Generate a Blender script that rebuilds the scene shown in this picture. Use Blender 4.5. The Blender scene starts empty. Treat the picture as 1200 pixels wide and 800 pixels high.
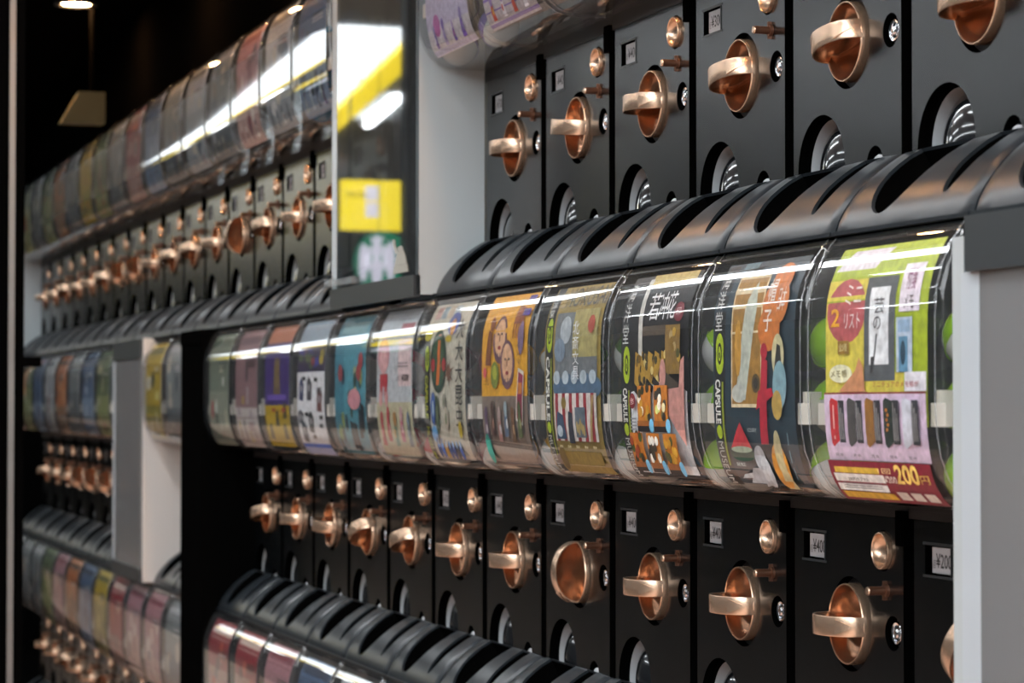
import bpy, bmesh, math, random
from math import pi, sin, cos, radians
from mathutils import Vector, Matrix
from mathutils.geometry import delaunay_2d_cdt

C = bpy.context.scene.collection
SC = bpy.context.scene
random.seed(7)

# ------------------------------------------------------------------ camera, world, light, exposure
CAM_H = 1.35
cam_d = bpy.data.cameras.new('camera')
cam = bpy.data.objects.new('camera', cam_d)
C.objects.link(cam)
SC.camera = cam
FPX = 2900.0
cam_d.sensor_width = 36.0
cam_d.lens = FPX / 1200.0 * 36.0
al = math.atan(941.0 / FPX)
pit = math.atan(75.0 / FPX)
cam.location = (-0.995, 0.0, CAM_H)
fwd = Vector((sin(al) * cos(pit), cos(al) * cos(pit), sin(pit)))
cam.rotation_euler = fwd.to_track_quat('-Z', 'Y').to_euler()
cam_d.clip_start = 0.05
cam_d.dof.use_dof = True
cam_d.dof.focus_distance = 2.45
cam_d.dof.aperture_fstop = 11.0

world = bpy.data.worlds.new('hall_air')
SC.world = world
world.use_nodes = True
world.node_tree.nodes['Background'].inputs[0].default_value = (0.55, 0.62, 0.7, 1)
world.node_tree.nodes['Background'].inputs[1].default_value = 0.02
SC.view_settings.view_transform = 'Standard'
SC.view_settings.look = 'None'
SC.view_settings.gamma = 1.0
SC.view_settings.use_curve_mapping = False
SC.view_settings.exposure = 0.25
SC.cycles.use_denoising = True
SC.cycles.transparent_max_bounces = 40
SC.cycles.max_bounces = 8
SC.cycles.caustics_reflective = False
SC.cycles.caustics_refractive = False

TUBE_E = 15.0        # fluorescent tubes of the hall
PANEL_E = 3.4        # luminous ceiling further down the hall
BEHIND_E = 6.5       # added fill panels behind the camera
YELLOW_E = 1.6       # lit yellow signs
DOWN_E = 220.0        # warm downlights in the soffit
SPOT_W = 5.0


# ------------------------------------------------------------------ materials
def srgb(c):
    if isinstance(c, str):
        c = tuple(int(c[i:i + 2], 16) / 255 for i in (0, 2, 4))
    return tuple((x / 12.92 if x <= .04045 else ((x + .055) / 1.055) ** 2.4) for x in c)


def mat(name, col=(.5, .5, .5), rough=.5, metal=0.0, emit=None, estr=0.0, spec=.5, noise=0.0, nscale=40.0, coat=0.0, bump=0.0):
    m = bpy.data.materials.new(name)
    m.use_nodes = True
    nt = m.node_tree
    p = nt.nodes['Principled BSDF']
    p.inputs['Base Color'].default_value = (*col, 1)
    p.inputs['Roughness'].default_value = rough
    p.inputs['Metallic'].default_value = metal
    p.inputs['Specular IOR Level'].default_value = spec
    if coat:
        p.inputs['Coat Weight'].default_value = coat
        p.inputs['Coat Roughness'].default_value = .12
    if emit:
        p.inputs['Emission Color'].default_value = (*emit, 1)
        p.inputs['Emission Strength'].default_value = estr
    if noise or bump:
        tc = nt.nodes.new('ShaderNodeTexCoord')
        nz = nt.nodes.new('ShaderNodeTexNoise')
        nz.inputs['Scale'].default_value = nscale
        nz.inputs['Detail'].default_value = 4
        nt.links.new(tc.outputs['Object'], nz.inputs['Vector'])
        if noise:
            mr = nt.nodes.new('ShaderNodeMapRange')
            mr.inputs['To Min'].default_value = max(0, rough - noise)
            mr.inputs['To Max'].default_value = rough + noise
            nt.links.new(nz.outputs['Fac'], mr.inputs['Value'])
            nt.links.new(mr.outputs['Result'], p.inputs['Roughness'])
        if bump:
            b = nt.nodes.new('ShaderNodeBump')
            b.inputs['Strength'].default_value = bump
            b.inputs['Distance'].default_value = .001
            nt.links.new(nz.outputs['Fac'], b.inputs['Height'])
            nt.links.new(b.outputs['Normal'], p.inputs['Normal'])
    return m


def clear_mat(name, tint=(.95, .96, .97), rough=.02, ior=1.49, haze=0.0, hazecol=(.7, .75, .78), boost=1.0):
    """Thin clear plastic: a tinted transparent sheet with a Fresnel gloss and a trace of surface haze."""
    m = bpy.data.materials.new(name)
    m.use_nodes = True
    nt = m.node_tree
    nt.nodes.clear()
    out = nt.nodes.new('ShaderNodeOutputMaterial')
    tr = nt.nodes.new('ShaderNodeBsdfTransparent')
    tr.inputs[0].default_value = (*tint, 1)
    gl = nt.nodes.new('ShaderNodeBsdfGlossy')
    gl.inputs['Roughness'].default_value = rough
    fr = nt.nodes.new('ShaderNodeFresnel')
    ge = nt.nodes.new('ShaderNodeNewGeometry')      # a thin sheet reflects alike from both sides
    mi = nt.nodes.new('ShaderNodeMapRange')
    mi.inputs['To Min'].default_value = ior
    mi.inputs['To Max'].default_value = 1 / ior
    nt.links.new(ge.outputs['Backfacing'], mi.inputs['Value'])
    nt.links.new(mi.outputs['Result'], fr.inputs[0])
    fac = fr.outputs[0]
    if boost != 1.0:
        mu = nt.nodes.new('ShaderNodeMath')
        mu.operation = 'MULTIPLY'
        mu.use_clamp = True
        mu.inputs[1].default_value = boost
        nt.links.new(fac, mu.inputs[0])
        fac = mu.outputs[0]
    mx = nt.nodes.new('ShaderNodeMixShader')
    base = tr.outputs[0]
    if haze:
        df = nt.nodes.new('ShaderNodeBsdfDiffuse')
        df.inputs[0].default_value = (*hazecol, 1)
        m2 = nt.nodes.new('ShaderNodeMixShader')
        m2.inputs[0].default_value = haze
        nt.links.new(tr.outputs[0], m2.inputs[1])
        nt.links.new(df.outputs[0], m2.inputs[2])
        base = m2.outputs[0]
    nt.links.new(fac, mx.inputs[0])
    nt.links.new(base, mx.inputs[1])
    nt.links.new(gl.outputs[0], mx.inputs[2])
    nt.links.new(mx.outputs[0], out.inputs[0])
    return m


def print_mat(name):
    m = mat(name, rough=.45, spec=.4)
    nt = m.node_tree
    at = nt.nodes.new('ShaderNodeAttribute')
    at.attribute_name = 'ink'
    tc = nt.nodes.new('ShaderNodeTexCoord')
    nz = nt.nodes.new('ShaderNodeTexNoise')
    nz.inputs['Scale'].default_value = 130
    nz.inputs['Detail'].default_value = 5
    nt.links.new(tc.outputs['Object'], nz.inputs['Vector'])
    mr = nt.nodes.new('ShaderNodeMapRange')
    mr.inputs['From Min'].default_value = .3
    mr.inputs['From Max'].default_value = .7
    mr.inputs['To Min'].default_value = .85
    mr.inputs['To Max'].default_value = 1.35
    nt.links.new(nz.outputs['Fac'], mr.inputs['Value'])
    vm = nt.nodes.new('ShaderNodeVectorMath')
    vm.operation = 'SCALE'
    nt.links.new(at.outputs['Color'], vm.inputs[0])
    nt.links.new(mr.outputs['Result'], vm.inputs['Scale'])
    nt.links.new(vm.outputs[0], nt.nodes['Principled BSDF'].inputs['Base Color'])
    return m


M = dict(
    panel=mat('black_powder_coat', (.0022, .0029, .0034), .24, spec=.56),
    body=mat('black_body', (.008, .008, .009), .5),
    hood=mat('black_satin_plastic', (.017, .021, .025), .3, spec=.12),
    deep=mat('black_parts_and_recess_shade', (.0012, .0012, .0012), .8, spec=.0),  # black parts; in the hood scoops it paints in the shade
    copper=mat('copper_bowl', (.42, .215, .12), .22, metal=.85),
    gold=mat('pale_copper', (.74, .51, .36), .27, metal=.85),
    dcopper=mat('dark_copper', (.22, .11, .07), .35, metal=.8),
    chrome=mat('chrome', (.85, .87, .9), .14, metal=1.0),
    dome=mat('black_gloss_flap', (.012, .013, .015), .05, coat=1.0),
    chute=mat('grey_chute_wall', (.45, .47, .49), .4),
    paper=mat('white_paper', (.42, .42, .44), .6),
    ink=mat('black_ink', (.02, .02, .02), .6),
    latch=mat('ivory_plastic', (.70, .66, .58), .4),
    board=mat('light_grey_board', (.43, .475, .49), .5, noise=.08, nscale=8),
    whiteboard=mat('off_white_board', (.72, .68, .64), .5),
    bar=mat('dark_grey_bar', (.03, .035, .038), .35),
    edge=mat('frosted_plate_edge', (.45, .5, .54), .35),
    clear=clear_mat('clear_container_plastic', (.95, .96, .965), .03, 1.5, haze=.035, hazecol=(.55, .6, .64), boost=1.25),
    plate=clear_mat('grey_cover_acrylic', (.62, .65, .66), .015, 1.5, haze=.05, hazecol=(.5, .55, .58), boost=1.5),
    cloudy=clear_mat('cloudy_cover_acrylic', (.62, .65, .66), .12, 1.5, haze=.45, hazecol=(.36, .365, .37)),
    rim=clear_mat('container_rim_plastic', (.8, .83, .85), .06, 1.5, haze=.30, hazecol=(.62, .68, .72), boost=1.6),
    hatch=clear_mat('clear_clip_plastic', (.8, .85, .86), .05, 1.5, haze=.25),
    card=print_mat('printed_card'),
    steel=mat('brushed_steel', (.34, .34, .33), .33, metal=.95, noise=.1, nscale=12),
    black=mat('black_paint', (.0018, .0018, .0018), .7, spec=.0),
    soffit=mat('black_ceiling_paint', (.0018, .0018, .0018), .8, spec=.0),
    floor=mat('brown_stone_floor', (.025, .02, .017), .6, noise=.1, nscale=3),
    strip=mat('salmon_bounce_floor', (.62, .40, .30), .35),
    hallwall=mat('grey_hall_wall', (.035, .04, .042), .6, spec=.2),
    backwall=mat('pale_hall_wall', (.55, .57, .58), .6),
    hallceil=mat('pale_hall_ceiling', (.60, .64, .66), .7),
    tube=mat('fluorescent_tube', (.9, .9, .9), .4, emit=(.93, .97, 1.0), estr=TUBE_E),
    lumin=mat('luminous_ceiling_panel', (.9, .9, .9), .4, emit=(.92, .97, 1.0), estr=PANEL_E),
    lumin_fill=mat('fill_panel_behind', (.9, .9, .9), .4, emit=(.92, .97, 1.0), estr=BEHIND_E),
    yellow=mat('lit_yellow_sign', (.9, .7, .02), .4, emit=(1.0, .78, .03), estr=YELLOW_E),
    signwhite=mat('lit_white_sign', (.9, .9, .9), .4, emit=(.85, .82, 1.0), estr=1.2),
    signgreen=mat('lit_green_sign', (.0, .25, .12), .4, emit=(.0, .22, .11), estr=1.0),
    lamp=mat('warm_lamp', (1, .9, .7), .4, emit=(1.0, .5, .2), estr=DOWN_E),
    olive=mat('olive_sign_reflection', (.075, .066, .027), .7),
    rust=mat('rust_brown_board', (.25, .07, .035), .5),
    reflection_decal=mat('pale_reflection_decal', (.34, .34, .30), .5),
)


# ------------------------------------------------------------------ mesh helpers
class MB:
    def __init__(s):
        s.v, s.f, s.m = [], [], []

    def add(s, verts, faces, mi=0):
        b = len(s.v)
        s.v += [tuple(v) for v in verts]
        s.f += [tuple(b + i for i in f) for f in faces]
        s.m += [mi] * len(faces)

    def box(s, a, b, mi=0):
        (x0, y0, z0), (x1, y1, z1) = a, b
        s.add([(x0, y0, z0), (x1, y0, z0), (x1, y1, z0), (x0, y1, z0), (x0, y0, z1), (x1, y0, z1), (x1, y1, z1), (x0, y1, z1)],
              [(0, 3, 2, 1), (4, 5, 6, 7), (0, 1, 5, 4), (1, 2, 6, 5), (2, 3, 7, 6), (3, 0, 4, 7)], mi)

    def lathe(s, prof, cu, ch, n=32, mi=0, w0=0.0):
        """prof: (radius, w) pairs; the axis points out of the wall (local -X) at (cu, ch)."""
        vs, fs = [], []
        for r, w in prof:
            for k in range(n):
                a = 2 * pi * k / n
                vs.append((-(w + w0), cu + r * cos(a), ch + r * sin(a)))
        for j in range(len(prof) - 1):
            for k in range(n):
                k2 = (k + 1) % n
                fs.append((j * n + k, j * n + k2, (j + 1) * n + k2, (j + 1) * n + k))
        s.add(vs, fs, mi)

    def mesh(s, name, mats, smooth=False, angle=40):
        me = bpy.data.meshes.new(name)
        me.from_pydata(s.v, [], s.f)
        for m_ in mats:
            me.materials.append(m_)
        me.polygons.foreach_set('material_index', s.m)
        bm = bmesh.new()
        bm.from_mesh(me)
        bmesh.ops.recalc_face_normals(bm, faces=bm.faces)
        if smooth:
            lim = radians(angle)
            for f in bm.faces:
                f.smooth = True
            for e in bm.edges:
                if len(e.link_faces) == 2 and e.calc_face_angle(0) > lim:
                    e.smooth = False
        bm.to_mesh(me)
        bm.free()
        return me


def link(name, me, parent=None, loc=None, rot=None):
    o = bpy.data.objects.new(name, me)
    C.objects.link(o)
    if parent:
        o.parent = parent
    if loc:
        o.location = loc
    if rot:
        o.rotation_euler = rot
    return o


def tag(o, label=None, cat=None, group=None, kind=None):
    if label: o['label'] = label
    if cat: o['category'] = cat
    if group: o['group'] = group
    if kind: o['kind'] = kind
    return o


def empty(name, loc, label, cat, group=None):
    o = bpy.data.objects.new(name, None)
    C.objects.link(o)
    o.location = loc
    o.empty_display_size = .05
    return tag(o, label, cat, group)


def boxobj(name, a, b, m, parent=None, bevel=0.0):
    mb = MB()
    mb.box(a, b)
    me = mb.mesh(name, [m])
    o = link(name, me, parent)
    if bevel:
        md = o.modifiers.new('bevel', 'BEVEL')
        md.width = bevel
        md.segments = 2
    return o


def sheet(outer, holes, extra=()):
    """2D triangulation of an outline with holes; returns points, triangles."""
    pts, edges = [], []
    for loop in [outer] + holes:
        b = len(pts)
        pts += [Vector(p) for p in loop]
        edges += [(b + i, b + (i + 1) % len(loop)) for i in range(len(loop))]

    def inside(p, loop):
        c = False
        for i in range(len(loop)):
            x1, y1 = loop[i]
            x2, y2 = loop[i - 1]
            if (y1 > p[1]) != (y2 > p[1]) and p[0] < (x2 - x1) * (p[1] - y1) / (y2 - y1) + x1:
                c = not c
        return c
    for p in extra:
        if inside(p, outer) and not any(inside(p, h) for h in holes):
            pts.append(Vector(p))
    v, e, f, *_ = delaunay_2d_cdt(pts, edges, [], 0, 1e-7)
    tris = []
    for t in f:
        c = sum((v[i] for i in t), Vector((0, 0))) / len(t)
        if inside(c, outer) and not any(inside(c, h) for h in holes):
            tris.append(tuple(t))
    return [tuple(p) for p in v], tris


def circ(cx, cy, r, n=40, ry=None):
    return [(cx + r * cos(2 * pi * k / n), cy + (ry or r) * sin(2 * pi * k / n)) for k in range(n)]


# ------------------------------------------------------------------ the machine: shared meshes
P = .2475          # machine width
T0 = 1.948         # seam 0
H0 = .301          # base to container underside
ROW = {'top': 1.797, 'middle': 1.263, 'lower': .729}


def seam(i):
    return T0 + P * i


# container section (w, h) closed, counter-clockwise
CONT = [(.004, .004), (.050, .004), (.066, .009), (.078, .018), (.087, .031), (.0935, .048), (.0965, .066), (.098, .09),
        (.098, .125), (.098, .155), (.0965, .177), (.0920, .195), (.0850, .211), (.0775, .223), (.0705, .231), (.040, .231), (.004, .231)]


def inset(prof, d):
    n = len(prof)
    out = []
    for i in range(n):
        p0, p1, p2 = Vector(prof[i - 1]), Vector(prof[i]), Vector(prof[(i + 1) % n])
        e1, e2 = (p1 - p0).normalized(), (p2 - p1).normalized()
        n1, n2 = Vector((-e1.y, e1.x)), Vector((-e2.y, e2.x))
        b = (n1 + n2).normalized()
        k = max(.5, b.dot(n1))
        out.append(tuple(p1 + b * (d / k)))
    return out


def densify(prof, closed, lim=.006):
    out = []
    n = len(prof)
    for i in range(n if closed else n - 1):
        a, b = Vector(prof[i]), Vector(prof[(i + 1) % n])
        k = max(1, int((b - a).length / lim)) if (b - a).length > lim * 1.6 else 1
        for j in range(k):
            out.append(tuple(a.lerp(b, j / k)))
    if not closed:
        out.append(prof[-1])
    return out


def shell(mb, base, u0, u1, r, mi=0):
    st = []
    for k in range(5):
        a = pi / 2 * k / 4
        st.append((u0 + r * (1 - sin(a)), r * (1 - cos(a))))
    st = st[::-1]
    # st runs from the flat end (inset r) to the full section
    rings = [(u0, r)] + [(u0 + r * (1 - cos(pi / 2 * k / 4)), r * (1 - sin(pi / 2 * k / 4))) for k in range(1, 5)]
    rings += [(u0 + r + .0015, 0.0)]
    rings += [(u1 - (u - u0), d) for u, d in rings[::-1]]
    vs, fs = [], []
    n = len(base)
    for u, d in rings:
        for w, h in inset(base, d):
            vs.append((-w, u, h))
    for j in range(len(rings) - 1):
        for k in range(n):
            k2 = (k + 1) % n
            fs.append((j * n + k, j * n + k2, (j + 1) * n + k2, (j + 1) * n + k))
    fs.append(tuple(range(n)))
    fs.append(tuple((len(rings) - 1) * n + k for k in range(n))[::-1])
    mb.add(vs, fs, mi)


def container_mesh():
    mb = MB()
    base = CONT
    shell(mb, base, .0045, P - .0045, .007)
    for a in (.0070, P - .0095):
        lo = inset(base, -.0007)
        n = len(lo)
        mb.add([(-w, a, h) for w, h in lo] + [(-w, a + .0025, h) for w, h in lo], [(k, (k + 1) % n, n + (k + 1) % n, n + k) for k in range(n) if not (lo[k][0] < .01 and lo[(k + 1) % n][0] < .01)], 1)
    me = mb.mesh('container', [M['clear'], M['rim']], True, 50)
    return me


def panel_mesh():
    top, bot = -.012, -.290
    outer = [(.0095, bot), (P - .0110, bot), (P - .0110, top), (.0095, top)]
    holes = [circ(.175, -.225, .0515), circ(.115, -.1125, .0435), circ(.048, -.042, .0185, 28), circ(.0295, -.114, .0155, 24),
             circ(.062, -.230, .0165, 20), [(.168, -.058), (.216, -.058), (.216, -.032), (.168, -.032)]]
    pts, tris = sheet(outer, holes)
    mb = MB()
    mb.add([(0, u, h) for u, h in pts], tris)
    for loop in [outer] + holes:
        n = len(loop)
        dep = .011 if loop is not outer else .03
        mb.add([(0, u, h) for u, h in loop] + [(dep, u, h) for u, h in loop], [(i, (i + 1) % n, n + (i + 1) % n, n + i) for i in range(n)], 1)
    return mb.mesh('front_panel', [M['panel'], M['deep']], True, 30)


def body_mesh():
    mb = MB()
    mb.box((.035, .0004, -H0), (.25, P - .0004, -.006))
    mb.box((.0005, .0004, -.006), (.25, P - .0004, .2325))
    mb.box((.0, .001, -.0115), (.05, P - .001, -.004))
    # floors of the recesses
    for cu, ch, r in ((.115, -.1125, .046), (.048, -.042, .020), (.0295, -.114, .017)):
        mb.lathe([(0.0001, -.010), (r, -.010)], cu, ch, 24)
    mb.box((.012, .165, -.061), (.014, .219, -.029))
    return mb.mesh('machine_body', [M['body']])


HOOD = densify([(.0712, -.301), (.0695, -.294), (.0668, -.287), (.0620, -.278), (.0560, -.2695), (.0480, -.2600), (.0390, -.2510), (.0290, -.2430), (.0180, -.2350), (.006, -.2275), (.001, -.2255)], False, .004)


def path_fn(prof):
    L = [0.0]
    for a, b in zip(prof, prof[1:]):
        L.append(L[-1] + (Vector(b) - Vector(a)).length)

    def f(s, off=0.0):
        s = min(max(s, 0.0), L[-1])
        for k in range(len(L) - 1):
            if s <= L[k + 1] or k == len(L) - 2:
                t = (s - L[k]) / (L[k + 1] - L[k])
                a, b = Vector(prof[k]), Vector(prof[k + 1])
                p = a.lerp(b, t)
                # smooth normal
                k0, k1 = max(k - 1, 0), min(k + 2, len(prof) - 1)
                d = (Vector(prof[k1]) - Vector(prof[k0])).normalized()
                nrm = Vector((d.y, -d.x))
                return p + nrm * off
    return f, L[-1]


hood_f, hood_L = path_fn(HOOD)


def s_of_h(h):
    lo, hi = 0, hood_L
    for _ in range(40):
        m_ = (lo + hi) / 2
        if hood_f(m_).y < h: lo = m_
        else: hi = m_
    return lo


def hood_mesh():
    mb = MB()
    u0, u1 = .0015, P - .0015
    S = hood_L

    def halfell(cu, ru, stip, n=22):
        L = S - stip
        return [(cu + ru * cos(pi * k / n) * (1.0 if sin(pi * k / n) < .999 else 1), S - .0006 - L * sin(pi * k / n) ** .92) for k in range(n + 1)]
    s1, s2 = s_of_h(-.286), s_of_h(-.277)
    big = halfell(.170, .046, s1)
    small = halfell(.063, .0165, s2)
    outer = [(u0 + (u1 - u0) * k / 6, 0) for k in range(7)] + [(u1, S * k / 8) for k in range(1, 8)] + [(u1 - (u1 - u0) * k / 6, S) for k in range(7)] + [(u0, S * (8 - k) / 8) for k in range(1, 8)]
    extra = [(u0 + (u1 - u0) * (i + .5) / 22, S * (j + .5) / 16) for i in range(22) for j in range(16)]
    extra = [p for p in extra if min((p[0] - q[0]) ** 2 + (p[1] - q[1]) ** 2 for q in big + small) > .0025 ** 2]
    pts, tris = sheet(outer, [big, small], extra)
    vs = []
    for u, s_ in pts:
        g = 0.0
        du = abs(u - .1215)
        if du < .003: g = -.0006
        e = min(u - u0, u1 - u)
        if e < .004: g -= (.004 - e) * .5
        p = hood_f(s_, g)
        vs.append((-p.x, u, p.y))
    mb.add(vs, tris, 0)
    for loop, depth in ((big, .022), (small, .012)):
        n = len(loop)
        cu = sum(p[0] for p in loop) / n
        ring = []
        for j, (dd, sh) in enumerate(((0, 1), (.003, .985), (depth * .6, .93), (depth, .75))):
            for u, s_ in loop:
                p = hood_f(S - (S - s_) * sh, -dd)
                ring.append((-max(p.x, -.004), cu + (u - cu) * sh, p.y))
        fs = []
        for j in range(3):
            for k in range(n):
                k2 = (k + 1) % n
                fs.append((j * n + k, j * n + k2, (j + 1) * n + k2, (j + 1) * n + k))
        fs.append(tuple(3 * n + k for k in range(n)))
        mb.add(ring, fs[:2 * n // 1][:n], 0)
        mb.add(ring, fs[n:], 1)
    # side cheeks and front lip
    for u in (u0, u1):
        pr = [hood_f(S * k / 14, -.002) for k in range(15)]
        mb.add([(-p.x, u, p.y) for p in pr] + [(.001, u, -.301)], [tuple(range(16))], 0)
    mb.box((-.0735, u0, -.3010), (-.066, u1, -.2975), 0)
    me = mb.mesh('chute_hood', [M['hood'], M['deep']], True, 35)
    return me


def knob_bowl_mesh():
    mb = MB()
    mb.lathe([(.0372, -.009), (.0372, .0035), (.0370, .0048), (.0365, .0055), (.0358, .0055), (.0352, .0045)], 0, 0, 48, 1)
    mb.lathe([(.0352, .0045), (.0335, -.001), (.029, -.006), (.020, -.0085), (.008, -.0094), (.0001, -.0095)], 0, 0, 48, 0)
    return mb.mesh('knob', [M['copper'], M['gold']], True, 50)


def fin_mesh():
    """the grip: a half disc standing across the bowl, its cheeks hollowed"""
    mb = MB()
    NT, rs = 44, [0.0, .3, .5, .66, .78, .86, .91, .94]
    def pt(r, a, x):
        w = .0045 + (.029 if sin(a) >= 0 else .0125) * sin(a) * r
        return (-w, .0368 * cos(a) * r, x)
    for sgn in (1, -1):
        vs, fs = [], []
        for r in rs:
            h = .0022 + .0062 * (r / .94) ** 5
            if r == .94: h = .0084
            for k in range(NT):
                a = 2 * pi * k / NT
                vs.append(pt(r, a, sgn * (h if sin(a) > -.02 else .0018)))
        for j in range(len(rs) - 1):
            for k in range(NT):
                k2 = (k + 1) % NT
                fs.append((j * NT + k, j * NT + k2, (j + 1) * NT + k2, (j + 1) * NT + k))
        mb.add(vs, fs, 0)
    ring = [(.94, .0084), (.955, .0089), (.99, .0089), (1.0, .0080), (1.0, -.0080), (.99, -.0089), (.955, -.0089), (.94, -.0084)]
    vs, fs = [], []
    for r, x in ring:
        for k in range(NT):
            a = 2 * pi * k / NT
            vs.append(pt(r, a, x if sin(a) > -.02 else (.0018 if x > 0 else -.0018)))
    for j in range(len(ring) - 1):
        for k in range(NT):
            k2 = (k + 1) % NT
            fs.append((j * NT + k, j * NT + k2, (j + 1) * NT + k2, (j + 1) * NT + k))
    mb.add(vs, fs, 1)
    return mb.mesh('handle', [M['copper'], M['gold']], True, 40)


def arrow_mesh():
    """raised triangle on the rim of the grip, pointing to the near side"""
    mb = MB()
    def pt(a, x, lift):
        r = 1.0
        return (-(.0045 + (.029 + lift) * sin(a)), (.0368 + lift) * cos(a), x)
    tri = []
    A0, A1, N = radians(163), radians(130), 6
    top, bot = [], []
    for k in range(N + 1):
        a = A0 + (A1 - A0) * k / N
        hw = .0069 * (k / N)
        top.append((a, hw)); bot.append((a, -hw))
    vs = [pt(a, x, .0015) for a, x in top] + [pt(a, x, .0015) for a, x in bot] + [pt(a, x, -.0003) for a, x in top] + [pt(a, x, -.0003) for a, x in bot]
    n = N + 1
    fs = []
    for k in range(N):
        fs += [(k, k + 1, n + k + 1, n + k), (k, 2 * n + k, 2 * n + k + 1, k + 1), (n + k, n + k + 1, 3 * n + k + 1, 3 * n + k)]
    fs.append((N, 2 * n + N, 3 * n + N, n + N))
    mb.add(vs, fs)
    return mb.mesh('arrow_mark', [M['gold']])


def coin_slot_mesh():
    mb = MB()
    mb.lathe([(.0168, -.009), (.0168, .003), (.0163, .0042), (.0154, .0044), (.0148, .0035)], 0, 0, 32, 1)
    mb.lathe([(.0148, .0035), (.0135, -.001), (.009, -.005), (.0001, -.0065)], 0, 0, 32, 1)
    mb.box((.003, -.0011, -.009), (.0055, .0011, .009), 0)
    return mb.mesh('coin_slot', [M['deep'], M['gold']], True, 45)


def button_mesh():
    mb = MB()
    mb.lathe([(.0062, 0), (.0062, .003), (.0042, .0032)], 0, 0, 16, 0)
    mb.lathe([(.0040, 0), (.0040, .0185)], 0, 0, 16, 0)
    mb.lathe([(.0040, .0185), (.0034, .0197), (.0001, .0199)], 0, 0, 16, 1)
    mb.box((-.004, -.0012, -.0085), (.0, .0012, .0085), 0)
    return mb.mesh('return_button', [M['dcopper'], M['gold']], True, 45)


def lock_mesh():
    mb = MB()
    mb.lathe([(.0105, -.010), (.0105, -.0045), (.0095, -.003), (.0075, -.0035), (.0068, -.006), (.0068, -.0075)], 0, 0, 24, 0)
    mb.lathe([(.0042, -.0075), (.0042, -.003), (.0030, -.002), (.0001, -.0018)], 0, 0, 16, 0)
    for k in range(4):
        a = pi / 4 + k * pi / 2
        mb.box((.0035, .0055 * cos(a) - .0013, .0055 * sin(a) - .0013), (.006, .0055 * cos(a) + .0013, .0055 * sin(a) + .0013), 0)
    return mb.mesh('lock', [M['chrome']], True, 30)


def outlet_mesh():
    mb = MB()
    mb.lathe([(.0515, -.010), (.0480, -.013)], 0, 0, 40, 2)
    mb.lathe([(.0480, -.012), (.0475, -.034)], 0, 0, 40, 0)
    prof = []
    for k in range(11):
        a = pi / 2 * k / 10
        prof.append((.0470 * cos(a) + .0001, -.030 + .024 * sin(a)))
    mb.lathe(prof, -.001, 0, 40, 1)
    return mb.mesh('capsule_outlet', [M['chute'], M['dome'], M['deep']], True, 40)


def pin_mesh():
    mb = MB()
    mb.lathe([(.0095, -.012), (.0095, -.003), (.008, -.001), (.0001, .0)], 0, 0, 16, 0)
    return mb.mesh('guide_pin', [M['paper']], True, 40)


def clip_mesh():
    mb = MB()
    mb.box((-.004, .0006, -.036), (.02, .017, -.005))
    mb.box((-.0055, .0026, -.030), (-.004, .014, -.012))
    return mb.mesh('panel_clip', [M['deep']])


def latch_mesh():
    mb = MB()
    mb.box((-.0895, .0085, .0705), (-.0860, .0330, .0890))
    mb.box((-.0860, .0085, .0705), (-.066, .0115, .0890))
    mb.box((-.0860, .0260, .0765), (-.070, .0300, .0990))
    return mb.mesh('latch', [M['latch']])


def latch2_mesh():
    mb = MB()
    mb.box((-.0895, P - .0330, .0705), (-.0860, P - .0085, .0890))
    mb.box((-.0860, P - .0115, .0705), (-.066, P - .0085, .0890))
    return mb.mesh('latch', [M['latch']])


# ------------------------------------------------------------------ printed matter
_tx = {}


def text_tris(s, bold=0.0):
    key = (s, bold)
    if key in _tx: return _tx[key]
    cu = bpy.data.curves.new('lettering', 'FONT')
    cu.body = s
    cu.size = 1.0
    cu.offset = bold
    cu.resolution_u = 3
    ob = bpy.data.objects.new('lettering', cu)
    me = bpy.data.meshes.new_from_object(ob)
    vs = [(v.co.x, v.co.y) for v in me.vertices]
    fs = [tuple(p.vertices) for p in me.polygons]
    bpy.data.objects.remove(ob)
    bpy.data.curves.remove(cu)
    bpy.data.meshes.remove(me)
    if not vs:
        vs, fs = [(0, 0), (1, 0), (0, 1)], []
    x0 = min(v[0] for v in vs); x1 = max(v[0] for v in vs)
    y0 = min(v[1] for v in vs); y1 = max(v[1] for v in vs)
    vs = [((x - x0) / max(x1 - x0, 1e-6), (y - y0) / max(y1 - y0, 1e-6)) for x, y in vs]
    _tx[key] = (vs, fs)
    return _tx[key]


CARDP = densify([(.0700, .0105), (.0790, .0190), (.0850, .0310), (.0895, .0480), (.0920, .0660), (.0932, .0900), (.0932, .1550), (.0920, .1750),
                 (.0880, .1920), (.0810, .2085), (.0745, .2190)], False, .008)
card_f, card_L = path_fn(CARDP)
CU0, CUW = .2150, .1840      # left edge and width of a card
ASP = CUW / card_L


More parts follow.
